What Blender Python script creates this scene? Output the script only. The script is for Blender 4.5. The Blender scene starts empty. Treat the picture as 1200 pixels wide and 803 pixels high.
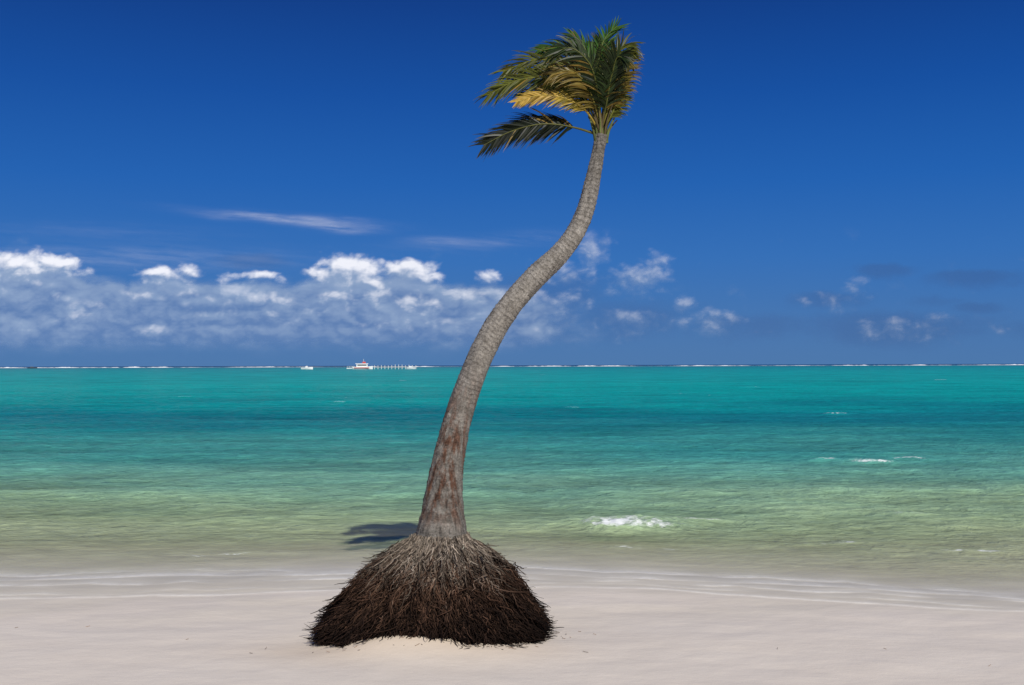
import bpy, math, random
import numpy as np
from mathutils import Vector, Matrix
random.seed(4); rng=np.random.default_rng(11)
sc=bpy.context.scene
sc.view_settings.view_transform='Standard'; sc.view_settings.look='None'; sc.view_settings.exposure=0; sc.view_settings.gamma=1
SUN=Vector((1.72,-4.6,3.75)).normalized()
# ---------------------------------------------------------------- helpers
def perlin(x,y,seed=0):
    r=np.random.default_rng(seed); p=r.permutation(256); p=np.concatenate([p,p]); a=r.uniform(0,2*np.pi,256)
    gx=np.cos(a); gy=np.sin(a)
    xi=np.floor(x).astype(np.int64); yi=np.floor(y).astype(np.int64); xf=x-xi; yf=y-yi
    u=xf*xf*xf*(xf*(xf*6-15)+10); v=yf*yf*yf*(yf*(yf*6-15)+10)
    def g(ix,iy,dx,dy):
        h=p[(p[ix&255]+(iy&255))&255]
        return gx[h]*dx+gy[h]*dy
    n00=g(xi,yi,xf,yf); n10=g(xi+1,yi,xf-1,yf); n01=g(xi,yi+1,xf,yf-1); n11=g(xi+1,yi+1,xf-1,yf-1)
    return ((n00*(1-u)+n10*u)*(1-v)+(n01*(1-u)+n11*u)*v)*1.5
def fbm(x,y,o=5,seed=0,gain=.5,billow=False):
    s=0;a=1;t=0
    for i in range(o):
        n=perlin(x*2**i+17.3*i,y*2**i+9.1*i,seed+i)
        if billow: n=2.8*np.sqrt(n*n+.003)-.85
        s=s+a*n;t+=a;a*=gain
    return s/t
def sstep(a,b,x):
    t=np.clip((x-a)/(b-a),0,1); return t*t*(3-2*t)
def mesh_obj(name,V,F,mat=None,smooth=True,cols=None,parent=None):
    V=np.asarray(V,dtype=np.float32).reshape(-1,3)
    me=bpy.data.meshes.new(name)
    if isinstance(F,np.ndarray):
        n,k=F.shape
        me.vertices.add(len(V)); me.vertices.foreach_set('co',V.ravel())
        me.loops.add(n*k); me.loops.foreach_set('vertex_index',F.astype(np.int32).ravel())
        me.polygons.add(n); me.polygons.foreach_set('loop_start',np.arange(0,n*k,k,dtype=np.int32))
        me.update(calc_edges=True); me.validate()
    else:
        me.from_pydata(V.tolist(),[],F); me.update()
    me.polygons.foreach_set('use_smooth',[smooth]*len(me.polygons))
    if cols is not None:
        for nm,c in cols.items():
            c=np.asarray(c,dtype=np.float32).reshape(-1,3)
            a=me.color_attributes.new(nm,'FLOAT_COLOR','POINT')
            a.data.foreach_set('color',np.concatenate([c,np.ones((len(c),1),np.float32)],1).ravel())
    if mat: me.materials.append(mat)
    ob=bpy.data.objects.new(name,me); sc.collection.objects.link(ob)
    if parent: ob.parent=parent
    return ob
def gridfaces(r,c,wrap=False):
    i=np.arange(r-1)[:,None]; j=np.arange(c if wrap else c-1)[None,:]; j2=(j+1)%c
    return np.stack([i*c+j,i*c+j2,(i+1)*c+j2,(i+1)*c+j],-1).reshape(-1,4)
def tubes(P,R,sides=3):
    N,K,_=P.shape
    T=np.gradient(P,axis=1); T/=np.linalg.norm(T,axis=2,keepdims=True)+1e-9
    ref=np.array([0.31,0.87,0.21]); A=np.cross(T,ref); A/=np.linalg.norm(A,axis=2,keepdims=True)+1e-9
    B=np.cross(T,A); an=np.arange(sides)*2*np.pi/sides
    V=P[:,:,None,:]+R[:,:,None,None]*(A[:,:,None,:]*np.cos(an)[None,None,:,None]+B[:,:,None,:]*np.sin(an)[None,None,:,None])
    f=gridfaces(K,sides,True); F=(f[None]+(np.arange(N)*K*sides)[:,None,None]).reshape(-1,4)
    return V.reshape(-1,3),F
class M:
    def __init__(s,name):
        s.m=bpy.data.materials.new(name); s.m.use_nodes=True; s.nt=s.m.node_tree; s.nt.nodes.clear()
        s.out=s.n('ShaderNodeOutputMaterial')
    def n(s,t,**k):
        nd=s.nt.nodes.new(t)
        for a,b in k.items():
            if a.startswith('i_'): nd.inputs[a[2:].replace('_',' ')].default_value=b
            else: setattr(nd,a,b)
        return nd
    def l(s,a,b): s.nt.links.new(a,b)
    def math(s,op,a,b=None,clamp=False):
        nd=s.n('ShaderNodeMath',operation=op,use_clamp=clamp)
        for i,v in enumerate((a,b)):
            if v is None: continue
            if isinstance(v,(int,float)): nd.inputs[i].default_value=v
            else: s.l(v,nd.inputs[i])
        return nd.outputs[0]
    def mix(s,f,a,b,blend='MIX'):
        nd=s.n('ShaderNodeMix',data_type='RGBA',blend_type=blend)
        for i,v in ((0,f),(6,a),(7,b)):
            if isinstance(v,(int,float)): nd.inputs[i].default_value=v
            elif isinstance(v,tuple): nd.inputs[i].default_value=(*v,1)
            else: s.l(v,nd.inputs[i])
        return nd.outputs[2]
    def ramp(s,f,st,interp='LINEAR'):
        nd=s.n('ShaderNodeValToRGB'); cr=nd.color_ramp; cr.interpolation=interp
        while len(cr.elements)<len(st): cr.elements.new(.5)
        for e,(p,c) in zip(cr.elements,st):
            e.position=p; e.color=(*c,1) if isinstance(c,tuple) else (c,c,c,1)
        s.l(f,nd.inputs[0]); return nd.outputs[0]
    def noise(s,scale,detail=4,rough=.55,mapscale=None,coord='Object',dist=0):
        tc=s.n('ShaderNodeTexCoord').outputs[coord]
        if mapscale:
            mp=s.n('ShaderNodeMapping'); mp.inputs['Scale'].default_value=mapscale; s.l(tc,mp.inputs[0]); tc=mp.outputs[0]
        nd=s.n('ShaderNodeTexNoise',i_Scale=scale,i_Detail=detail,i_Roughness=rough,i_Distortion=dist); s.l(tc,nd.inputs['Vector'])
        return nd.outputs['Fac']
    def attr(s,name):
        a=s.n('ShaderNodeAttribute',attribute_name=name); sp=s.n('ShaderNodeSeparateColor'); s.l(a.outputs['Color'],sp.inputs[0])
        return a.outputs['Color'],sp.outputs
    def bump(s,h,strength,dist,prev=None):
        b=s.n('ShaderNodeBump',i_Distance=dist)
        if isinstance(strength,(int,float)): b.inputs['Strength'].default_value=strength
        else: s.l(strength,b.inputs['Strength'])
        s.l(h,b.inputs['Height'])
        if prev is not None: s.l(prev,b.inputs['Normal'])
        return b.outputs[0]
    def pbsdf(s,col,rough=.8,spec=.3,normal=None):
        p=s.n('ShaderNodeBsdfPrincipled')
        for nm,v in (('Specular IOR Level',spec),('Roughness',rough)):
            if isinstance(v,(int,float)): p.inputs[nm].default_value=v
            else: s.l(v,p.inputs[nm])
        if isinstance(col,tuple): p.inputs['Base Color'].default_value=(*col,1)
        else: s.l(col,p.inputs['Base Color'])
        if normal is not None: s.l(normal,p.inputs['Normal'])
        return p
    def done(s,sh): s.l(sh,s.out.inputs[0]); return s.m
def painted(name,col,rough=.5):
    m=M(name); n=m.noise(3,3)
    return m.done(m.pbsdf(m.mix(m.math('MULTIPLY',n,.35),col,tuple(c*.7 for c in col)),rough,.4).outputs[0])

# ---------------------------------------------------------------- world
w=bpy.data.worlds.new("World"); sc.world=w; w.use_nodes=True; nt=w.node_tree; nt.nodes.clear()
N=nt.nodes.new; L=nt.links.new
el=math.asin(SUN.z); az=math.atan2(SUN.x,SUN.y)
sky=N('ShaderNodeTexSky'); sky.sky_type='NISHITA'; sky.sun_disc=False; sky.sun_elevation=el; sky.sun_rotation=az
sky.dust_density=.2; sky.air_density=1.0; sky.ozone_density=3
tc=N('ShaderNodeTexCoord'); sp=N('ShaderNodeSeparateXYZ'); L(tc.outputs['Generated'],sp.inputs[0])
cr=N('ShaderNodeValToRGB'); L(sp.outputs[2],cr.inputs[0])
st=[(0,(.052,.175,.42)),(.04,(.044,.165,.44)),(.10,(.024,.150,.48)),(.17,(.008,.114,.45)),(.25,(.002,.074,.36)),(.33,(.0010,.043,.25)),(1,(.001,.035,.18))]
e=cr.color_ramp
while len(e.elements)<len(st): e.elements.new(.5)
for a,(p,c) in zip(e.elements,st): a.position=p; a.color=(*c,1)
b1=N('ShaderNodeBackground'); b1.inputs[1].default_value=.05; L(sky.outputs[0],b1.inputs[0])
b2=N('ShaderNodeBackground'); b2.inputs[1].default_value=1; L(cr.outputs[0],b2.inputs[0])
mx=N('ShaderNodeMixShader'); mx.inputs[0].default_value=.93; L(b1.outputs[0],mx.inputs[1]); L(b2.outputs[0],mx.inputs[2])
o=N('ShaderNodeOutputWorld'); L(mx.outputs[0],o.inputs[0])
sl=bpy.data.lights.new('sun','SUN'); sl.energy=4.5; sl.angle=math.radians(.5); sl.color=(1,.955,.88)
so=bpy.data.objects.new('sun',sl); sc.collection.objects.link(so); so.rotation_euler=(-SUN).to_track_quat('-Z','Y').to_euler()

# ---------------------------------------------------------------- camera
cd=bpy.data.cameras.new('camera'); cam=bpy.data.objects.new('camera',cd); sc.collection.objects.link(cam); sc.camera=cam
cd.sensor_width=36; cd.lens=36.6; cd.clip_end=30000; cd.clip_start=.05
cam.matrix_world=Matrix.Translation((0,0,2))@Matrix.Rotation(math.radians(90+1.24),4,'X')@Matrix.Rotation(math.radians(-.17),4,'Z')

# ---------------------------------------------------------------- ground
WZ=-.12
def shore(x): return np.interp(x,[-60,-5,-2,0,2,5,60],[10.1,10.5,10.8,10.9,10.4,9.6,9.0])+.35*fbm(x*.5,x*0+3.3,3,5)
def sand_z(x,y):
    s=y-shore(x)
    up=.12*(1-np.exp(np.minimum(s,0)/1.1)); dn=-.06*np.maximum(s,0)
    z=WZ+np.where(s<0,up,dn)
    z=np.maximum(z,-6)
    dry=sstep(0,-2,s)
    z=z+dry*(.022*fbm(x*.7,y*1.0,3,21)+.003*fbm(x*3,y*4,2,22))
    z=z+.10*np.exp(-((x+.80)/.42)**2-((y-7.42)/.28)**2)+.03*np.exp(-((x+.1)/.5)**2-((y-7.4)/.3)**2)
    return z
xs=np.concatenate([-np.geomspace(9500,8,22),np.arange(-7.5,7.5,.025),np.geomspace(8,9500,22)])
ys=np.concatenate([[-400,-60,-15,-4,0,3,4.5],np.arange(5.5,12.5,.02),np.geomspace(12.6,9600,60)])
X,Y=np.meshgrid(xs,ys); Z=sand_z(X,Y)
def scal(x,f,sd):
    return -.5*np.abs(fbm(x*f,x*0+sd*.37,2,sd))+.06*fbm(x*3,x*0,3,sd+50)
L1=np.interp(X,[-8,-4.6,-2,.3,1.2,2.5,4.2,8],[8.95,9.25,9.4,9.75,9.55,9.15,8.6,7.7])+.45*scal(X,.45,31)
L2=np.interp(X,[-8,-5.2,-3.5,-2,0,1,3,5,8],[10.2,10.3,10.65,10.4,10.5,10.3,9.85,9.2,8.5])+.9*scal(X,.5,32)
L3=np.interp(X,[-8,-3,0,2,5,8],[9.8,10.05,10.2,9.8,9.0,8.2])+.7*scal(X,.6,33)
L4=L2+.5+.8*scal(X,.7,39)
L5=L1+.30+.6*scal(X,.8,37)
wet=sstep(-.02,.10,Y-L1)*.50+.50*sstep(-.6,1.3,Y-L1)
damp=.34*sstep(-1.8,.0,Y-L1)*sstep(-.2,.3,fbm(X*.5,Y*.9,4,48)+.3*sstep(-.8,0,Y-L1))
wet=np.maximum(wet,damp)
def line(L0,wd,seed,back,lo=.1):
    d=Y-L0; m=lo+(1-lo)*sstep(-.25,.30,fbm(X*.9,Y*.3,4,seed))
    return m*np.where(d<0,np.exp(-(d/wd)**2),np.exp(-np.abs(d)/back))
foam=.95*line(L1,.04,41,.06,.5)
for l_ in (1.0*line(L2,.045,42,.22,.3),.9*line(L3,.04,43,.12,.15),.85*line(L4,.045,44,.2),.6*line(L5,.04,45,.08,.2)): foam=np.maximum(foam,l_)
Z=Z+foam*.006
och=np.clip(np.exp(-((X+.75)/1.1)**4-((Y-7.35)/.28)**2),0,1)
cols=np.stack([wet,foam,och],-1)
g=M('sand'); c,s_=g.attr('mask')
n1=g.noise(.8,4,.5,(1,1.8,1)); n2=g.noise(5,5,.6,(1,1.5,1)); n3=g.noise(220,3,.7)
dry=g.mix(n1,(.635,.56,.47),(.75,.68,.585)); dry=g.mix(g.math('MULTIPLY',n2,.22),dry,(.50,.425,.345))
fine=g.ramp(n3,[(.3,.86),(.5,1.0),(.75,1.08)]); dry=g.mix(.6,dry,fine,'MULTIPLY')
wetc=g.mix(g.noise(1.5,4,.6,(.6,2.2,1)),(.50,.45,.34),(.66,.60,.465))
tcs=g.n('ShaderNodeTexCoord'); mp=g.n('ShaderNodeMapping'); mp.inputs['Scale'].default_value=(1.6,3.2,1); g.l(tcs.outputs['Object'],mp.inputs[0])
vo=g.n('ShaderNodeTexVoronoi',feature='SMOOTH_F1',i_Scale=1.3); g.l(mp.outputs[0],vo.inputs['Vector'])
caustic=g.ramp(vo.outputs['Distance'],[(.1,.9),(.5,1.0),(.8,1.15)])
wetc=g.mix(.8,wetc,caustic,'MULTIPLY')  # caustic light network painted into the wet sand colour
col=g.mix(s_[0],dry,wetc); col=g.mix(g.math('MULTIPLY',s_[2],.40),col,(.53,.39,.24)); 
fm=g.math('MULTIPLY',s_[1],g.ramp(g.noise(9,6,.75,(1,2,1)),[(.32,.15),(.58,1.)]))
col=g.mix(g.math('MULTIPLY',fm,.95),col,(.93,.89,.78))
b=g.bump(n1,.3,.06); b=g.bump(n2,.3,.02,b); b=g.bump(n3,g.math('SUBTRACT',.3,g.math('MULTIPLY',s_[0],.29)),.002,b)
ro=g.math('SUBTRACT',.9,g.math('MULTIPLY',s_[0],.50))
sp_=g.math('SUBTRACT',.22,g.math('MULTIPLY',s_[0],.10))
sand_m=g.done(g.pbsdf(col,ro,sp_,b).outputs[0])
gr=mesh_obj('ground',np.stack([X,Y,Z],-1),gridfaces(len(ys),len(xs)),sand_m,True,{'mask':cols}); gr['kind']='structure'
gr['label']='pale sand beach sloping gently into the sea'

# ---------------------------------------------------------------- water
yr=np.concatenate([np.geomspace(8,120,1000),np.geomspace(121.5,9400,160)])
sr=np.concatenate([[-12,-6,-3,-1.8,-1.2,-.9],np.linspace(-.74,.74,600),[.9,1.2,1.8,3,6,12]])
Sg,Yw=np.meshgrid(sr,yr); Xw=Sg*Yw
s=Yw-shore(Xw); A=sstep(-.3,7,s)
wx=Xw+.8*fbm(Xw*.15,Yw*.2,2,58)
fade=np.clip(60/Yw,0,1)
H=A*(.085*fbm(wx*.16,Yw*.55,3,51,.45)+fade*.045*fbm(wx*1.1,Yw*2.0,5,52,.6))
sw=np.sin(Yw*1.9+1.6*fbm(Xw*.18,Yw*.1,2,53)); sw=np.where(sw>0,sw**2*1.2,sw*.5)
H+= sstep(0,2,s)*.032*sw*np.clip(30/Yw,0,1)*(.3+.7*sstep(-.3,.3,fbm(Xw*.3,Yw*.4,2,54)))
rip=fbm(Xw*2.2+.5*fbm(Xw,Yw*1.5,2,59),Yw*4.2,4,55,.6)
H+= sstep(0,1.0,s)*.016*rip*np.clip(25/Yw,0,1)
foam=np.zeros_like(H)
br=[(1.48,13.45,.58,.26,.11,1.12),(2.5,14.0,.48,.07,.03,.65),(6.9,22.9,.34,.10,.05,.8),(7.75,22.5,.45,.15,.07,.9),(8.8,23.1,.4,.10,.05,.75),(13.4,43.2,.55,.3,.09,.8),(5.6,14.6,.3,.06,.03,.65),(5.2,11.7,.35,.06,.02,.75),(6.4,11.9,.4,.05,.02,.65),(1.3,12.1,.9,.05,.015,.5),(3.8,12.4,.6,.05,.015,.5),(-3.2,11.75,.8,.05,.01,.5),(-10,60,.5,.3,.05,.5),(-17,88,.7,.5,.05,.55),(12,75,.6,.4,.05,.5),(22,95,.9,.6,.06,.55),(3,52,.4,.3,.05,.45),(-22,70,.6,.4,.05,.45),(8.6,17.6,.3,.05,.03,.45)]
for (bx,by,hw,th,hh,st_) in br:
    yc=by+.30*fbm(Xw*1.3,Xw*0+by,4,60)*min(1,hw*2)
    ex=np.exp(-(np.abs(Xw-bx)/hw)**3)*(.45+.75*sstep(-.3,.3,fbm(Xw*5,Yw*3,3,61))); d=Yw-yc
    foam=np.maximum(foam,st_*ex*np.where(d<0,np.exp(-(d/(th*.6))**2),np.exp(-(d/(th*2.0)))))
    H+=hh*np.exp(-((Xw-bx)/(hw*1.6))**2)*np.where(d<0,np.exp(-(d/(th*.8+.05))**2),np.exp(-(d/(th*2.2+.15))**2))*(1+.5*fbm(Xw*6,Yw*6,3,62))
cap=sstep(.50,.60,fbm(Xw*.22,Yw*.22,4,71,.65))*sstep(30,70,Yw)*(1-sstep(300,800,Yw))
foam=np.maximum(foam,.5*cap)
Zw=WZ+H
depth=np.clip(WZ-sand_z(Xw,Yw),0,10)
al=1-np.exp(-5.0*np.clip(depth*(1+H*5)+.8*H*sstep(0,1.5,s),0,10))
al=np.where(s<0,0,al)
wa=np.stack([al,foam,np.clip(.5+H*5,0,1)],-1)
m=M('sea_water'); c,s_=m.attr('mask')
geo=m.n('ShaderNodeTexCoord'); sx=m.n('ShaderNodeSeparateXYZ'); m.l(geo.outputs['Object'],sx.inputs[0])
ly=m.math('LOGARITHM',sx.outputs[1],10)
pn=m.noise(1,4,.55,(.07,.11,1)); pn2=m.noise(1,3,.5,(.016,.035,1))
t=m.math('ADD',ly,m.math('MULTIPLY',m.math('SUBTRACT',pn,.5),.32))
t=m.math('ADD',t,m.math('MULTIPLY',m.math('SUBTRACT',pn2,.5),.28))
t=m.math('DIVIDE',m.math('SUBTRACT',t,1.0),2.5,True)
def P(d): return (math.log10(d)-1)/2.5
ramp=m.ramp(t,[(P(10.5),(.54,.59,.34)),(P(13),(.42,.54,.29)),(P(15.5),(.29,.46,.27)),(P(19),(.155,.39,.28)),(P(25),(.065,.31,.26)),(P(34),(.020,.245,.235)),
 (P(41),(.008,.185,.205)),(P(48),(.004,.22,.23)),(P(60),(.004,.30,.275)),(P(110),(.003,.36,.31)),(P(260),(.003,.35,.31)),(P(700),(.003,.27,.27)),(P(1500),(.004,.13,.20)),(P(2300),(.004,.045,.13))])
wn=m.noise(1,6,.68,(2.3,3.6,1),dist=.6); wn2=m.noise(1,5,.66,(.50,.90,1),dist=.4); wn3=m.noise(1,3,.6,(.04,.12,1))
v=m.ramp(wn,[(.34,.74),(.5,.98),(.66,1.20)]); v2=m.ramp(wn2,[(.35,.86),(.5,1.0),(.68,1.08)]); v3=m.ramp(wn3,[(.38,.84),(.5,1.0),(.65,1.07)])
colw=m.mix(.7,ramp,v,'MULTIPLY'); colw=m.mix(.8,colw,v2,'MULTIPLY'); colw=m.mix(.8,colw,v3,'MULTIPLY')  # fine noise streaks paint the shade of wavelet facets into the water colour
colw=m.mix(1,colw,m.ramp(s_[2],[(.3,.82),(.5,1.),(.75,1.12)]),'MULTIPLY')  # wave height painted as shading: darker troughs, lighter crests
att=m.n('ShaderNodeMapRange'); m.l(ly,att.inputs[0]); att.inputs[1].default_value=1; att.inputs[2].default_value=3; att.inputs[3].default_value=1; att.inputs[4].default_value=.35
h=m.math('ADD',m.math('MULTIPLY',m.noise(1,5,.6,(4.5,9,1),dist=.5),.35),wn)
b=m.bump(h,att.outputs[0],.10); b=m.bump(wn2,att.outputs[0],.20,b)
dif=m.n('ShaderNodeBsdfDiffuse'); m.l(colw,dif.inputs[0]); m.l(b,dif.inputs['Normal'])
tr=m.n('ShaderNodeBsdfTransparent'); mxs=m.n('ShaderNodeMixShader'); m.l(s_[0],mxs.inputs[0]); m.l(tr.outputs[0],mxs.inputs[1]); m.l(dif.outputs[0],mxs.inputs[2])
gl=m.n('ShaderNodeBsdfGlossy',i_Roughness=.10); gl.inputs[0].default_value=(1,1,1,1); m.l(b,gl.inputs['Normal'])
fr=m.n('ShaderNodeFresnel',i_IOR=1.33); m.l(b,fr.inputs['Normal'])
ff=m.math('MINIMUM',m.math('MULTIPLY',fr.outputs[0],.55),.25); 
ff=m.math('MULTIPLY',ff,m.math('ADD',.10,m.math('MULTIPLY',s_[0],.85)))
mx2=m.n('ShaderNodeMixShader'); m.l(ff,mx2.inputs[0]); m.l(mxs.outputs[0],mx2.inputs[1]); m.l(gl.outputs[0],mx2.inputs[2])
fo=m.n('ShaderNodeBsdfDiffuse'); fo.inputs[0].default_value=(.84,.86,.84,1)
fmask=m.ramp(m.math('ADD',s_[1],m.math('MULTIPLY',m.math('SUBTRACT',m.noise(1,5,.8,(11,16,8)),.5),2.8)),[(.30,0.),(.90,.92)])
fmask=m.math('MULTIPLY',fmask,m.ramp(s_[1],[(.05,0.),(.40,1.)]))
mx3=m.n('ShaderNodeMixShader'); m.l(fmask,mx3.inputs[0]); m.l(mx2.outputs[0],mx3.inputs[1]); m.l(fo.outputs[0],mx3.inputs[2])
wm=m.done(mx3.outputs[0])
wo=mesh_obj('water',np.stack([Xw,Yw,Zw],-1),gridfaces(len(yr),len(sr)),wm,True,{'mask':wa}); wo['kind']='structure'
wo['label']='turquoise sea with small ripples and tiny breakers'

# reef surf
n=2600; xx=np.linspace(-1100,1100,n); hgt=np.clip(.7+2.4*fbm(xx*.03,xx*0,5,81,.65),0,3.2)*(.15+.85*sstep(-.25,.2,fbm(xx*.006,xx*0+2,3,82)))
hgt=np.maximum(hgt,.08); yy=1500+25*fbm(xx*.004,xx*0,2,83)
V=np.stack([np.stack([xx,yy-3,np.full(n,WZ-.1)],-1),np.stack([xx,yy-.8,WZ+hgt*.8],-1),np.stack([xx,yy,WZ+hgt],-1),np.stack([xx,yy+4,np.full(n,WZ-.1)],-1)],0)
fm_=M('surf_foam'); rs=mesh_obj('reef_surf',V,gridfaces(4,n),fm_.done(fm_.pbsdf(fm_.mix(fm_.noise(.3,3),(.72,.76,.78),(.9,.9,.9)),.9,.1).outputs[0]))
rs['kind']='stuff'; rs['label']='thin white line of surf breaking on the reef'; rs['category']='surf'

# ---------------------------------------------------------------- sky: cloud layers on a distant dome
us=np.arange(-.76,.76,.00100); vs=np.concatenate([np.arange(-.006,.175,.00070),np.linspace(.18,.6,24)])
U,Vv=np.meshgrid(us,vs)
bright=[(22,307,36,14,.9),(62,306,32,11,.85),(95,316,22,6,.4),(-60,318,60,16,1),(186,319,28,9,.65),(216,316,22,9,.45),(300,321,34,6,.5),(382,319,28,11,.7),(413,312,34,15,1),(444,328,28,10,.45),(475,314,30,11,.95),(500,325,26,10,.45),(574,323,20,10,.4),
 (95,358,32,15,.4),(60,372,26,8,.2),(180,384,26,7,.5),(262,350,36,16,.25),(330,352,36,14,.45),(345,374,28,10,.25),(395,350,38,14,.45),(440,345,30,14,.4),(486,358,32,15,.5),(440,380,36,9,.35),(520,378,40,10,.45),(552,346,34,13,.5),(150,346,34,12,.25),(210,345,30,12,.25)]
small=[(750,322,30,13,.62),(770,306,15,9,.5),(735,335,28,9,.4),(695,286,19,17,.45),(662,318,32,14,.4),(650,354,38,12,.4),(742,374,48,12,.35),(690,378,30,9,.25),(610,350,36,16,.4),(805,358,14,8,.4),(835,373,36,10,.42),(1000,337,15,13,.38),(985,350,38,9,.28),(1060,384,54,13,.35),(1095,376,24,8,.28),(1175,384,14,8,.2),(1300,350,50,16,.4)]
dark=[(1145,325,56,9,1.1),(1036,316,38,8,1.0),(970,350,56,10,.8),(1100,353,50,8,.6),(290,303,50,9,1.0),(1140,361,40,7,.7),(730,368,100,22,.8),(1050,382,130,20,.9),(880,380,110,16,.7),(1190,385,60,12,.5),(640,350,90,40,.8)]
topx=[-400,0,60,105,150,190,230,262,300,340,372,405,440,478,512,550,575,600,640,1300]
topy=[315,308,308,318,324,318,322,328,322,326,320,314,322,316,328,332,328,336,346,350]
def dens(U,V):
    wu=U+.005*fbm(U*40,V*55,5,91,.6); wv=V+.0035*fbm(U*40,V*55,5,92,.6)
    px=600+1220*wu; py=428-1220*wv
    bil=fbm(wu*34,wv*52,6,95,.52,True); bil2=fbm(wu*20+5,wv*36,6,94,.54,True); nn=fbm(U*13,V*30,6,96,.55); n4=fbm(U*70,V*90,5,97,.6)
    def lump(lst,sh=.75):
        E=np.zeros(U.shape)
        for cx,cy,rx,ry,st in lst:
            dy=(py-cy); ry2=np.where(dy>0,ry*1.6,ry*.9)
            E=np.maximum(E,(st+.25)*np.exp(-sh*(((px-cx)/rx)**2+(dy/ry2)**2)))
        return E
    D1=lump(bright,.70)+.32*bil+.12*n4-.32
    top=np.interp(px,topx,topy)+4; bank=sstep(-14,20,py-top)*(1-sstep(385,436,py))*(1-sstep(540,760,px))
    D2=bank*1.15+.28*nn+.26*bil2-.20
    D3=lump(small,.50)+.32*bil+.16*n4-.33
    D4=lump(dark,.75)+.40*nn+.12*n4-.34
    return D1,D2,D3,D4,bil,bil2
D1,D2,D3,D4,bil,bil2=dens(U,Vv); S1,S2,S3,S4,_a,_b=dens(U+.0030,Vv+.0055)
PX=600+1220*U; PY=428-1220*Vv
def wisp(cx,cy,hw,hh,sl,st,seed):
    yy_=PY-cy-sl*(PX-cx)-8*fbm(PX*.006,PX*0+seed,3,seed)
    return st*np.exp(-np.abs((PX-cx)/hw)**2)*np.exp(-(yy_/hh)**2)*np.clip(.55+1.1*fbm(PX*.014,PY*.16-PX*.012,6,seed,.62),0,1.3)
wi=wisp(335,254,85,5,.09,.36,101)+wisp(395,264,36,5,.10,.36,102)+wisp(520,283,36,5,.02,.14,103)+wisp(580,282,90,8,-.06,.09,105)+wisp(130,300,200,12,.02,.12,107)+wisp(100,270,140,10,.02,.04,109)
def comp(layers):
    a=np.zeros(U.shape); cacc=np.zeros(U.shape+(3,))
    for al,c in layers:
        cacc=cacc*(1-al)[...,None]+c*al[...,None]; a=a+al-a*al
    return a,cacc/np.maximum(a,1e-3)[...,None]
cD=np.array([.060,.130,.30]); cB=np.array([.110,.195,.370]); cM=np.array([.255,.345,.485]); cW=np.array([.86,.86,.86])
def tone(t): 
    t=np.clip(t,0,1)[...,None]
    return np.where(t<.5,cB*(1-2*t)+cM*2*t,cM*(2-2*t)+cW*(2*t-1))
def sun_shade(D,Sx,lim=.45): return np.tanh((D-Sx)/lim)*lim
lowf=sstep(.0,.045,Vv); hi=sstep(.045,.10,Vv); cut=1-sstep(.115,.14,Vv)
t2=.22+.12*hi+.26*bil2+.80*sun_shade(D2,S2,.22)*sstep(.1,.6,D2)  # sunlit tops and shaded bases are baked into the cloud colour
t3=.46+.12*hi+.8*sun_shade(D3,S3,.3)+.1*bil
t1=.46+.28*hi+1.0*sun_shade(D1,S1,.35)+.12*bil
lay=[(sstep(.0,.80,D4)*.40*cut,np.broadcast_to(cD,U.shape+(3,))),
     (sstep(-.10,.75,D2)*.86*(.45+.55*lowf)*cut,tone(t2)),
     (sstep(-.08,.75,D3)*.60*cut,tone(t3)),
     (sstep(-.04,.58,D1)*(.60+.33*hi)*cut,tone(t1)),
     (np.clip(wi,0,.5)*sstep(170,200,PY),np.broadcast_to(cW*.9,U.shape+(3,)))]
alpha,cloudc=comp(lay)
alpha=alpha*np.clip(sstep(.000,.03,Vv),0,1)
R=8800.
dirs=np.stack([U,np.ones_like(U),Vv],-1); dirs/=np.linalg.norm(dirs,axis=2,keepdims=True)
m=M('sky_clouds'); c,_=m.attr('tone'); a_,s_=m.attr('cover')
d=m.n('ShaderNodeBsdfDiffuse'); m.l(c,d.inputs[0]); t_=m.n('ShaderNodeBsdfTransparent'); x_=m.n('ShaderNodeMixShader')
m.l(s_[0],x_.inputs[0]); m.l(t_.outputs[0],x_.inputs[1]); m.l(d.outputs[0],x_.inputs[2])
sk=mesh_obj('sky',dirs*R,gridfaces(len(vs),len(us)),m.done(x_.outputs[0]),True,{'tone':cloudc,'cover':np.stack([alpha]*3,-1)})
sk['kind']='structure'; sk['label']='deep blue sky with low white cumulus clouds'

# ---------------------------------------------------------------- palm tree
TY=8.0; S=152.5
def el_(u,v,dy=0): return ((u-600)/S,TY+dy,2+(428-v)/S)
tree=bpy.data.objects.new('palm_tree',None); sc.collection.objects.link(tree); tree.location=((508-600)/S,TY,0)
tree['label']='leaning coconut palm with exposed roots on a sandy beach'; tree['category']='palm tree'
base=np.array(tree.location)
tp=[(516,680,50),(516.5,660,42),(517,645,36.5),(517,632,32),(518,615,28),(519,590,23.6),(522,560,20.2),(527,530,18.0),(534,500,16.6),(543,470,15.7),(554,440,15.1),(567,410,14.7),(583,380,14.3),(605,350,13.8),(633,320,13.0),(655,299,12.2),(671,279,11.4),(682,258,10.6),(689,238,9.8),(694.5,215,9.0),(699,193,8.2),(703,172,7.7),(706,158,8.5)]
tp=np.array(tp,float); cl=np.stack([(tp[:,0]-600)/S,0*tp[:,0],2+(428-tp[:,1])/S],1)
cl[:,1]=np.interp(cl[:,2],[0,1,2,3,3.8],[8,8,7.97,7.95,8.0])
sl_=np.concatenate([[0],np.cumsum(np.linalg.norm(np.diff(cl,axis=0),axis=1))])
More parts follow.
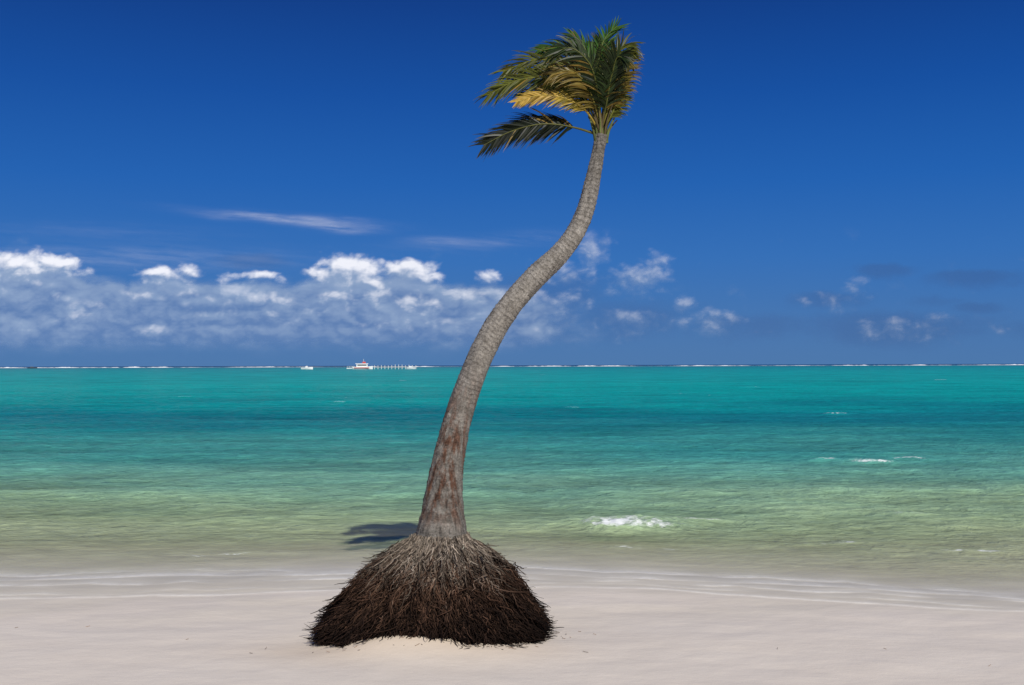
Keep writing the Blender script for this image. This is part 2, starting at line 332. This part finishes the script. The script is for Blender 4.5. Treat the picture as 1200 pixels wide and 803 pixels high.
def smooth_interp(s,xk,yk):
    mk=np.gradient(yk,xk,axis=0); i=np.clip(np.searchsorted(xk,s)-1,0,len(xk)-2); h=(xk[i+1]-xk[i]); t=(s-xk[i])/h
    if yk.ndim>1: h=h[:,None]; t=t[:,None]
    return (2*t**3-3*t**2+1)*yk[i]+(t**3-2*t**2+t)*h*mk[i]+(-2*t**3+3*t**2)*yk[i+1]+(t**3-t**2)*h*mk[i+1]
nl,na=1500,110; ss=np.linspace(0,sl_[-1],nl); C=smooth_interp(ss,sl_,cl); Rr=smooth_interp(ss,sl_,tp[:,2]/S)
T=np.gradient(C,axis=0); T/=np.linalg.norm(T,axis=1,keepdims=True)
Bn=np.tile(np.array([0,1.,0]),(nl,1)); An=np.cross(Bn,T); An/=np.linalg.norm(An,axis=1,keepdims=True); Bn=np.cross(T,An)
th=np.linspace(0,2*np.pi,na,endpoint=False); SS,TH=np.meshgrid(ss,th,indexing='ij')
cx=np.cos(TH);cy=np.sin(TH)
ph=SS/.034+1.3*fbm(SS*2.2,SS*0,4,120)+.6*fbm(cx*1.3+SS*3,cy*1.3+SS*2,4,121)+.22*fbm(cx*6+SS*9,cy*6-SS*9,3,122)
fr_=ph-np.floor(ph); ringid=np.floor(ph)
rnd=np.modf(np.abs(np.sin(ringid*12.9898)*43758.5))[0]
patch=sstep(-.4,.2,fbm(cx*2+SS*4,cy*2-SS*3,4,131,.6))
upper=sstep(.8,1.7,SS); saw=(fr_**1.5)*(.3+.7*rnd)*(.45+.55*patch)
flak=fbm(cx*4+SS*3,cy*4+SS*14,5,123,.6); vert=fbm(cx*9,cy*9+SS*4,5,124,.62)
topf=sstep(sl_[-1]-.9,sl_[-1],SS)
disp=upper*(.0062*saw*(1-.3*topf)+.004*vert)+(1-upper)*(.013*flak+.009*vert+.004*saw)+.007*fbm(cx*1.5+SS*1.5,cy*1.5+SS*2,3,125)+.003*flak-.003
disp+= -.0042*np.exp(-((fr_-.02)/.10)**2)*(.35+.65*upper)*(.35+.65*patch)
rootfl=1-sstep(.0,.45,SS); disp+=rootfl*(.028*fbm(cx*3.5,cy*3.5+SS*.6,3,133)+.01*vert)
RR=Rr[:,None]+disp
V=C[:,None,:]+RR[...,None]*(An[:,None,:]*cx[...,None]+Bn[:,None,:]*cy[...,None])
ringdark=np.exp(-(np.minimum(fr_,1-fr_)/.13)**2)*(.4+.6*patch)*(.45+.55*rnd)
red=sstep(.35,.6,SS)*(1-sstep(1.0,1.8,SS))
redp=np.clip(red*sstep(-.20,.25,fbm(cx*2.2+SS*2,cy*2.2+SS*5,6,126,.68)),0,1)
tone_=np.clip(.50+.8*fbm(cx*2+SS*2,cy*2+SS*26,5,127,.65)*(.4+.6*upper)+.85*fbm(cx*3+SS*5,cy*3+SS*13,6,129,.72)*(1-.6*upper)+.3*(rnd-.5),0,1)
gcol=np.array([.145,.130,.110])*(1-tone_[...,None])+np.array([.40,.37,.325])*tone_[...,None]
rc=np.array([.030,.016,.011])*(1-tone_[...,None])+np.array([.25,.095,.045])*tone_[...,None]
col=gcol*(1-.88*redp[...,None])+rc*.88*redp[...,None]
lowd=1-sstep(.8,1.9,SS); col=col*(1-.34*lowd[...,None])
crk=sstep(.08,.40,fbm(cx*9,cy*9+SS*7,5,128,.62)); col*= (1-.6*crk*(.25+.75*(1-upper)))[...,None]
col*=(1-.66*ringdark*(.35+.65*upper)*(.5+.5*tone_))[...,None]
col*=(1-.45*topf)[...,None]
m=M('palm_bark'); c,_=m.attr('tone'); nb=m.noise(85,5,.75,(1,1,.9)); nb2=m.noise(14,4,.65)
cc=m.mix(1,c,m.ramp(nb,[(.3,.50),(.5,1.),(.7,1.4)]),'MULTIPLY'); cc=m.mix(.4,cc,m.ramp(nb2,[(.3,.6),(.6,1.15)]),'MULTIPLY')
bark=m.done(m.pbsdf(cc,.92,.12,m.bump(nb,1.,.009)).outputs[0])
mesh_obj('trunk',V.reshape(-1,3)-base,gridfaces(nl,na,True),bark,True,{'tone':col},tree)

# root mass
prof=np.array([(0,.195,.72),(.10,.225,.66),(.20,.29,.61),(.33,.385,.54),(.48,.49,.435),(.65,.595,.295),(.84,.705,.12),(1.0,.785,.0)])
def mound(s,th,off=0):
    r=np.interp(s,prof[:,0],prof[:,1])+off; z=np.interp(s,prof[:,0],prof[:,2])+off*.5
    nexp=2+1.5*sstep(.55,1,s); c_=np.cos(th); s2=np.sin(th)
    k=(np.abs(c_)**nexp+np.abs(s2)**nexp)**(-1/nexp)
    x=r*k*c_+ (517-508)/S*(1-s); y=r*k*s2*(1-.24*sstep(.3,1,s))
    lum=(.04*fbm(th*2.2,s*2.5,3,140)+.09*fbm(np.cos(th)*4+3,np.sin(th)*4+s*4,3,144))*sstep(.15,.5,s)
    return np.stack([x*(1+lum),y*(1+lum)-.04*s,z+.04*lum],-1)
a,b_=80,220; s2,t2_=np.meshgrid(np.linspace(0.06,1,a),np.linspace(0,2*np.pi,b_,endpoint=False),indexing='ij')
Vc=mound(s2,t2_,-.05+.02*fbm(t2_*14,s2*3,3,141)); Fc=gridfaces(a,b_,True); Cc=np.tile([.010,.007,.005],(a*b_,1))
def strands(n,s0r,lenr,offr,rad,K=7,flare=0.,jit=.05,endr=.01,sweep=.05):
    s0=rng.uniform(*s0r,n); ln=rng.uniform(*lenr,n); t0=rng.uniform(0,2*np.pi,n); k=np.linspace(0,1,K)[None]
    raw=s0[:,None]+ln[:,None]*k; sv=np.clip(raw,0,1.0)
    wob=np.cumsum(rng.normal(0,jit,(n,K)),1)
    tv=t0[:,None]+wob*.45/(.6+sv)+rng.normal(0,sweep,n)[:,None]*k
    clump=.10*fbm(t0*9,s0*5,3,142)*np.clip(s0*5,.1,1)
    off=rng.uniform(*offr,n)[:,None]*np.clip(.3+sv*3,0,1)+clump[:,None]+flare*k**2*rng.uniform(-.3,1,n)[:,None]+rng.normal(0,.004,(n,K))
    P_=mound(sv,tv,off); over=np.clip(raw-1,0,.35); P_[...,2]-=over*rng.uniform(.0,.25,n)[:,None]; 
    out=P_[...,:2]; nrm_=np.linalg.norm(out,axis=2,keepdims=True); P_[...,:2]+=out/nrm_*(over*rng.uniform(-.05,.40,n)[:,None])[...,None]
    R_=rad*rng.uniform(.5,1.7,n)[:,None]*(1-.65*k**2)
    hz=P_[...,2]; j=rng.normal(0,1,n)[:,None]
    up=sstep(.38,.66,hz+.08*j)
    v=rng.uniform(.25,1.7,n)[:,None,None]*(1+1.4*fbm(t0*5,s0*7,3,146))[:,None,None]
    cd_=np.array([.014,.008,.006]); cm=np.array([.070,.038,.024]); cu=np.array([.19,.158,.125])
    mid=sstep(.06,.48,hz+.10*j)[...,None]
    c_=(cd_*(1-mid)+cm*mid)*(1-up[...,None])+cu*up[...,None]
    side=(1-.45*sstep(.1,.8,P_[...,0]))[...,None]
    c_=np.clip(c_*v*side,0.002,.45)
    return P_,R_,c_
Vs=[Vc.reshape(-1,3)];Fs=[Fc];Cs=[Cc];off=a*b_
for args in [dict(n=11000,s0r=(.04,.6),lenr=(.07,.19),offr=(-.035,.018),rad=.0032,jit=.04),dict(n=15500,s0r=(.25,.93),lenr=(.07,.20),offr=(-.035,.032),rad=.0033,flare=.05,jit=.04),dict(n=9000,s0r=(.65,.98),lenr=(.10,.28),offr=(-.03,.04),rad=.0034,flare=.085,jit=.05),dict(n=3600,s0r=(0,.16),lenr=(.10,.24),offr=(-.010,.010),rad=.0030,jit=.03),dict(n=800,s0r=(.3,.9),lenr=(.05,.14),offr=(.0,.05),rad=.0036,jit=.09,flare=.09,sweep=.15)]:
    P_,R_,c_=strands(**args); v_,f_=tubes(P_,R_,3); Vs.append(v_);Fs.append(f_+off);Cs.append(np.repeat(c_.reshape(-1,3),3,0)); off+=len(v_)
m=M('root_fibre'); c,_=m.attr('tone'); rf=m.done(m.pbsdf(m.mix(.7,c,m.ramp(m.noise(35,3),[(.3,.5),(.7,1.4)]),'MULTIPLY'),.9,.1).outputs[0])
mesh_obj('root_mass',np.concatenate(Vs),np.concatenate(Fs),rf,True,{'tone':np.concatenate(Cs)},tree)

# crown heart
heart=[]; hc=[]
K=8
for i in range(46):
    an=rng.uniform(0,2*np.pi); r0=rng.uniform(.015,.045); hgt_=rng.uniform(.10,.24); lean=rng.uniform(.0,.10)
    z0=rng.uniform(-.05,.05); k=np.linspace(0,1,K)
    bx,_,bz=el_(705,162)
    P_=np.stack([bx+np.cos(an)*(r0+lean*k**1.6)-.01*k,TY+np.sin(an)*(r0+lean*k**1.6),bz+z0+hgt_*k],-1); heart.append(P_)
    b0=rng.uniform(.4,1.2); hc.append(np.tile(np.array([.13,.10,.045])*b0 if i%3 else np.array([.13,.16,.04])*b0,(K,1)))
heart=np.array(heart); Rh=rng.uniform(.009,.017,46)[:,None]*np.linspace(1,.35,K)[None]
v_,f_=tubes(heart,Rh,6)
m=M('palm_sheath'); c,_=m.attr('tone'); shm=m.done(m.pbsdf(m.mix(.7,c,m.ramp(m.noise(70,4,.6,(1,1,.3)),[(.3,.5),(.7,1.3)]),'MULTIPLY'),.7,.3).outputs[0])
crown=mesh_obj('crown',v_-base,f_,shm,True,{'tone':np.repeat(np.array(hc).reshape(-1,3),6,0)},tree)
m=M('palm_leaf'); c,_=m.attr('tone'); cc=m.mix(.6,c,m.ramp(m.noise(25,3),[(.3,.7),(.7,1.25)]),'MULTIPLY')
p=m.pbsdf(cc,.42,.25); tl=m.n('ShaderNodeBsdfTranslucent'); m.l(m.mix(1,cc,(1.0,1.0,.4),'MULTIPLY'),tl.inputs[0]); ms=m.n('ShaderNodeMixShader'); ms.inputs[0].default_value=.28
m.l(p.outputs[0],ms.inputs[1]); m.l(tl.outputs[0],ms.inputs[2]); leaf=m.done(ms.outputs[0])
G=(.036,.088,.012); O=(.078,.086,.013); Yl=(.36,.235,.040); BR=(.130,.096,.019); DK=(.018,.031,.008)
fr=[([(704,158,0),(672,150,-.05),(635,148,-.1),(600,157,-.12),(568,174,-.15)],30,(.011,.015,.007),.28,.38),
([(704,157,.02),(676,149,.0),(640,146,-.02),(606,151,-.03),(576,162,-.04)],26,(.014,.019,.008),.28,.40),
([(703,152,0),(684,130,-.1),(657,119,-.16),(630,118,-.18),(606,126,-.2)],18,Yl,.35,.38),
([(702,150,0),(684,112,-.02),(652,94,-.05),(610,94,-.05),(572,112,-.05)],32,O,.35,.52),
([(703,148,.02),(690,100,.06),(664,71,.08),(630,64,.1),(590,78,.1)],31,O,.42,.45),
([(703,148,.04),(688,98,.1),(660,80,.12),(622,80,.14),(584,96,.14)],32,DK,.42,.48),
([(704,148,.03),(696,92,.08),(680,60,.1),(657,47,.12),(630,50,.15)],23,G,.50,.30),
([(705,148,0),(704,95,0),(705,58,.02),(714,37,.05),(726,26,.05)],26,G,.12,.12),
([(706,150,0),(713,100,-.05),(722,68,-.08),(732,56,-.1),(741,68,-.12)],25,O,.10,.62),
([(707,148,0),(719,112,-.08),(729,86,-.1),(735,72,-.1),(738,80,-.1)],23,BR,.05,.68),
([(705,150,0),(700,112,-.15),(688,80,-.22),(668,66,-.25),(642,76,-.25)],29,DK,.40,.55),
([(706,150,0),(711,122,-.12),(716,94,-.20),(723,76,-.25),(731,82,-.28)],26,DK,.1,.65),
([(704,150,0),(690,116,.15),(672,95,.25),(648,90,.3),(618,98,.32)],31,DK,.45,.38),
([(707,150,0),(717,122,.1),(722,86,.15),(716,56,.18),(702,38,.2)],25,DK,.3,.15),
([(706,150,0),(699,102,0),(692,66,0),(683,47,.03),(670,35,.05)],22,G,.35,.15),
([(708,152,0),(718,134,-.05),(726,116,-.05),(731,100,-.05),(733,92,-.05)],17,O,.05,.6),
([(705,150,.1),(700,116,.16),(704,84,.2),(696,60,.22),(680,54,.24)],28,DK,.3,.3),
([(705,152,0),(696,122,-.1),(684,100,-.16),(668,90,-.2),(646,95,-.22)],28,BR,.40,.52)]
def cr_curve(pts,n):
    pts=np.array(pts); d=np.concatenate([[0],np.cumsum(np.linalg.norm(np.diff(pts,axis=0),axis=1))]); s=np.linspace(0,d[-1],n)
    return smooth_interp(s,d,pts),s/d[-1]
for fi,(pts,Lp,colr,wind,grav) in enumerate(fr):
    P_,tt=cr_curve([el_(*q) for q in pts],40)
    Tn=np.gradient(P_,axis=0); Tn/=np.linalg.norm(Tn,axis=1,keepdims=True)
    Rv=.0085*(1-.8*tt)+.0010
    v_,f_=tubes(P_[None],Rv[None],5)
    VV=[v_];FF=[f_.tolist()];base_c=np.array(colr)
    CC=[np.tile(base_c*1.0+np.array([.10,.10,.02]),(len(v_),1))]; off=len(v_)
    npair=62; roll=rng.uniform(-.7,.7)
    flat=[]
    for i in range(npair):
        t=.24+.75*(i+.5)/npair; k=t*39; i0=min(int(k),38); q=k-i0
        b0=P_[i0]*(1-q)+P_[i0+1]*q; tg=Tn[i0]
        view=np.array([math.sin(roll),-1,.45*math.cos(roll)]); nrm=view-tg*view.dot(tg); nrm/=np.linalg.norm(nrm)
        side=np.cross(tg,nrm)
        Lr=Lp/S*(math.sin(math.pi*min(1,(.22+.68*(t-.24)/.76)))**.6)*1.28
        loc_j=rng.normal(0,.07)
        for sg in (-1,1):
            if rng.random()<.06: continue
            d=side*sg*(.80-.25*t)+tg*(.55+.5*t+loc_j)+rng.normal(0,.06,3)+nrm*rng.uniform(-.25,.05)
            d/=np.linalg.norm(d); Ln=Lr*rng.uniform(.78,1.1); K=8; p0=b0.copy()
            wv_=np.cross(d,nrm+rng.normal(0,.4,3)); wv_/=np.linalg.norm(wv_)
            w0=.0066*rng.uniform(.8,1.2)
            tint=base_c*rng.uniform(.5,1.7)
            if fi==2 and t<.55: tint=tint*(.35+t)+np.array([.01,.03,.0])
            if rng.random()<.05: tint=np.array(Yl)*rng.uniform(.3,.8)
            g2=grav*rng.uniform(.7,1.35); wd2=wind*rng.uniform(.6,1.4)
            pr=[.6,.95,1,.92,.78,.55,.32,.03]; vv=[];cc_=[]
            for j in range(K):
                vv+= [p0-wv_*w0*pr[j],p0+wv_*w0*pr[j]]
                cj=tint+(np.array([.07,.05,.006])*max(0,(j-5)/2)*.8); cc_+=[cj,cj]
                d=d+(np.array([-1,0,0])*wd2+np.array([0,0,-1])*g2)*.32*(j/K+.25); d/=np.linalg.norm(d)
                wv_=wv_-d*wv_.dot(d); wv_/=np.linalg.norm(wv_)
                p0=p0+d*Ln/(K-1)
            for j in range(K-1): flat.append([off+2*j,off+2*j+1,off+2*j+3,off+2*j+2])
            VV.append(np.array(vv));CC.append(np.array(cc_)); off+=2*K
    F_=np.array(FF[0]+flat)
    fo_=mesh_obj('frond',np.concatenate(VV)-base,F_,leaf,True,{'tone':np.clip(np.concatenate(CC),0,1)},crown)
    if fi==2: fo_['label']='golden yellow dying frond'

# ---------------------------------------------------------------- boats & pier
white=painted('white_paint',(.78,.78,.76)); redp_=painted('red_paint',(.50,.05,.04)); darkp=painted('dark_paint',(.05,.06,.08)); glass=painted('dark_glass',(.03,.04,.05),.15); woodm=painted('weathered_wood',(.55,.52,.47),.8)
def loft_hull(name,Ln,W,Hh,mat,parent,stripe=None):
    n=13; V=[];F=[]
    for i in range(n):
        t=i/(n-1); x=(t-.5)*Ln; w_=W/2*(1-max(0,(t-.45)/.55)**2.2)*(.86+.14*min(1,t*5)); sh=Hh*(1+.45*max(0,t-.4)**1.5*2)
        w_=max(w_,.03)
        V+=[(x,-w_,sh),(x,-w_*.92,sh*.45),(x,-w_*.55,-.3),(x,w_*.55,-.3),(x,w_*.92,sh*.45),(x,w_,sh),(x,0,sh*.93)]
    for i in range(n-1):
        for j in range(7):
            a=i*7+j;b=i*7+(j+1)%7; F.append((a,b,b+7,a+7))
    F.append(tuple(range(7))[::-1]); F.append(tuple((n-1)*7+j for j in range(7)))
    return mesh_obj(name,V,F,mat,False,None,parent)
def box(name,c,s,mat,parent,taper=1.,bev=.05):
    import bmesh
    bm=bmesh.new(); bmesh.ops.create_cube(bm,size=1)
    for v in bm.verts:
        k=taper if v.co.z>0 else 1
        v.co=Vector((v.co.x*s[0]*k+c[0],v.co.y*s[1]*k+c[1],v.co.z*s[2]+c[2]))
    bmesh.ops.bevel(bm,geom=bm.edges[:],offset=bev,segments=2,affect='EDGES')
    me=bpy.data.meshes.new(name); bm.to_mesh(me); bm.free(); me.materials.append(mat)
    ob=bpy.data.objects.new(name,me); sc.collection.objects.link(ob); ob.parent=parent; return ob
def rod(name,p,q,r,mat,parent):
    P_=np.array([[np.array(p)*(1-k)+np.array(q)*k for k in (0,.33,.66,1)]]); v_,f_=tubes(P_,np.full((1,4),r),8)
    return mesh_obj(name,v_,f_,mat,True,None,parent)
def root(name,loc,rz,label,cat):
    e=bpy.data.objects.new(name,None); sc.collection.objects.link(e); e.location=loc; e.rotation_euler=(0,0,rz); e['label']=label; e['category']=cat; return e
DB=600; kx=DB/1220
bt=root('excursion_boat',((425-600)*kx,DB,WZ),math.radians(8),'white excursion boat with red stripe moored beside pier','boat')
loft_hull('hull',11.5,3.4,1.3,white,bt); box('cabin',(-.4,0,2.1),(6.5,2.7,1.6),white,bt,.94); box('window',(-.4,-1.36,2.3),(5.2,.1,.6),glass,bt,1,.02)
box('roof',(-.5,0,3.1),(7.6,3.1,.32),white,bt,.96); box('wheelhouse',(.8,0,3.8),(2.0,1.8,1.0),redp_,bt,.85); rod('mast',(.6,0,4.3),(.5,0,5.8),.10,white,bt)
box('stripe',(-.6,-1.62,.75),(8.6,.12,.45),redp_,bt,1,.03)
b2=root('motor_boat',((360-600)*kx,DB,WZ),math.radians(-12),'small white open motor boat on calm sea','boat')
loft_hull('hull',7,2.2,1.0,white,b2); box('console',(-.3,0,1.4),(1.3,1.1,.9),white,b2,.8); rod('canopy_post',(-.3,0,1.5),(-.3,0,2.3),.07,white,b2)
b3=root('motor_boat',((38-600)*kx*1.9,DB*1.9,WZ),math.radians(15),'distant dark motor boat low on the horizon','boat')
loft_hull('hull',10,2.6,1.0,darkp,b3); box('cabin',(-.5,0,1.5),(3.6,1.9,1.0),darkp,b3,.85)
b4=root('motor_boat',((483-600)*kx,DB-8,WZ),math.radians(170),'small white motor boat moored at end of pier','boat')
loft_hull('hull',5,1.9,.9,white,b4); box('cabin',(.2,0,1.35),(1.8,1.4,.8),white,b4,.8)
pr_=root('pier',((462-600)*kx,DB+6,WZ),0,'low white wooden pier with mooring posts','pier')
box('deck',(0,0,1.15),(25,2.4,.25),woodm,pr_,1,.03)
for i in range(13):
    x=-12+i*2; rod('post',(x,-1.35,-.6),(x,-1.35,2.0+.7*random.random()),.16,white,pr_)
b5=root('swimming_platform',((411-600)*kx,DB+2,WZ),0,'low floating platform with short rail beside boat','platform')
box('deck',(0,0,.5),(5,2.5,.5),white,b5,1,.05)
for i in range(4): rod('rail_post',(-2.2+i*1.45,-1.1,.7),(-2.2+i*1.45,-1.1,1.7),.07,white,b5)
rod('rail',(-2.2,-1.1,1.65),(2.2,-1.1,1.65),.06,white,b5)

# ---------------------------------------------------------------- beach debris
Pd=[];Cd=[]; ND=40
for i in range(ND):
    if i<12: x=rng.uniform(-4.5,4.5); y=rng.uniform(6.2,8.8)
    elif i<30: x=-.6+rng.normal(0,.6); y=7.3+rng.normal(0,.05)
    else: x=.45+rng.normal(0,.12); y=7.75+rng.normal(0,.10)
    z=float(sand_z(np.array([x]),np.array([y]))[0]); an=rng.uniform(0,6.28); Ln=rng.uniform(.012,.04)
    lift=rng.uniform(.0,.012)
    k=np.linspace(0,1,4); Pd.append(np.stack([x+np.cos(an)*Ln*k,y+np.sin(an)*Ln*k,z+.003+lift*k*k],-1)); Cd.append(np.tile(np.array([.22,.14,.09])*rng.uniform(.4,1.6),(4,1)))
v_,f_=tubes(np.array(Pd),np.full((ND,4),.0016),3)
db=mesh_obj('beach_debris',v_,f_,rf,False,{'tone':np.repeat(np.array(Cd).reshape(-1,3),3,0)}); db['kind']='stuff'; db['label']='scattered dry twigs and root bits on sand'; db['category']='debris'
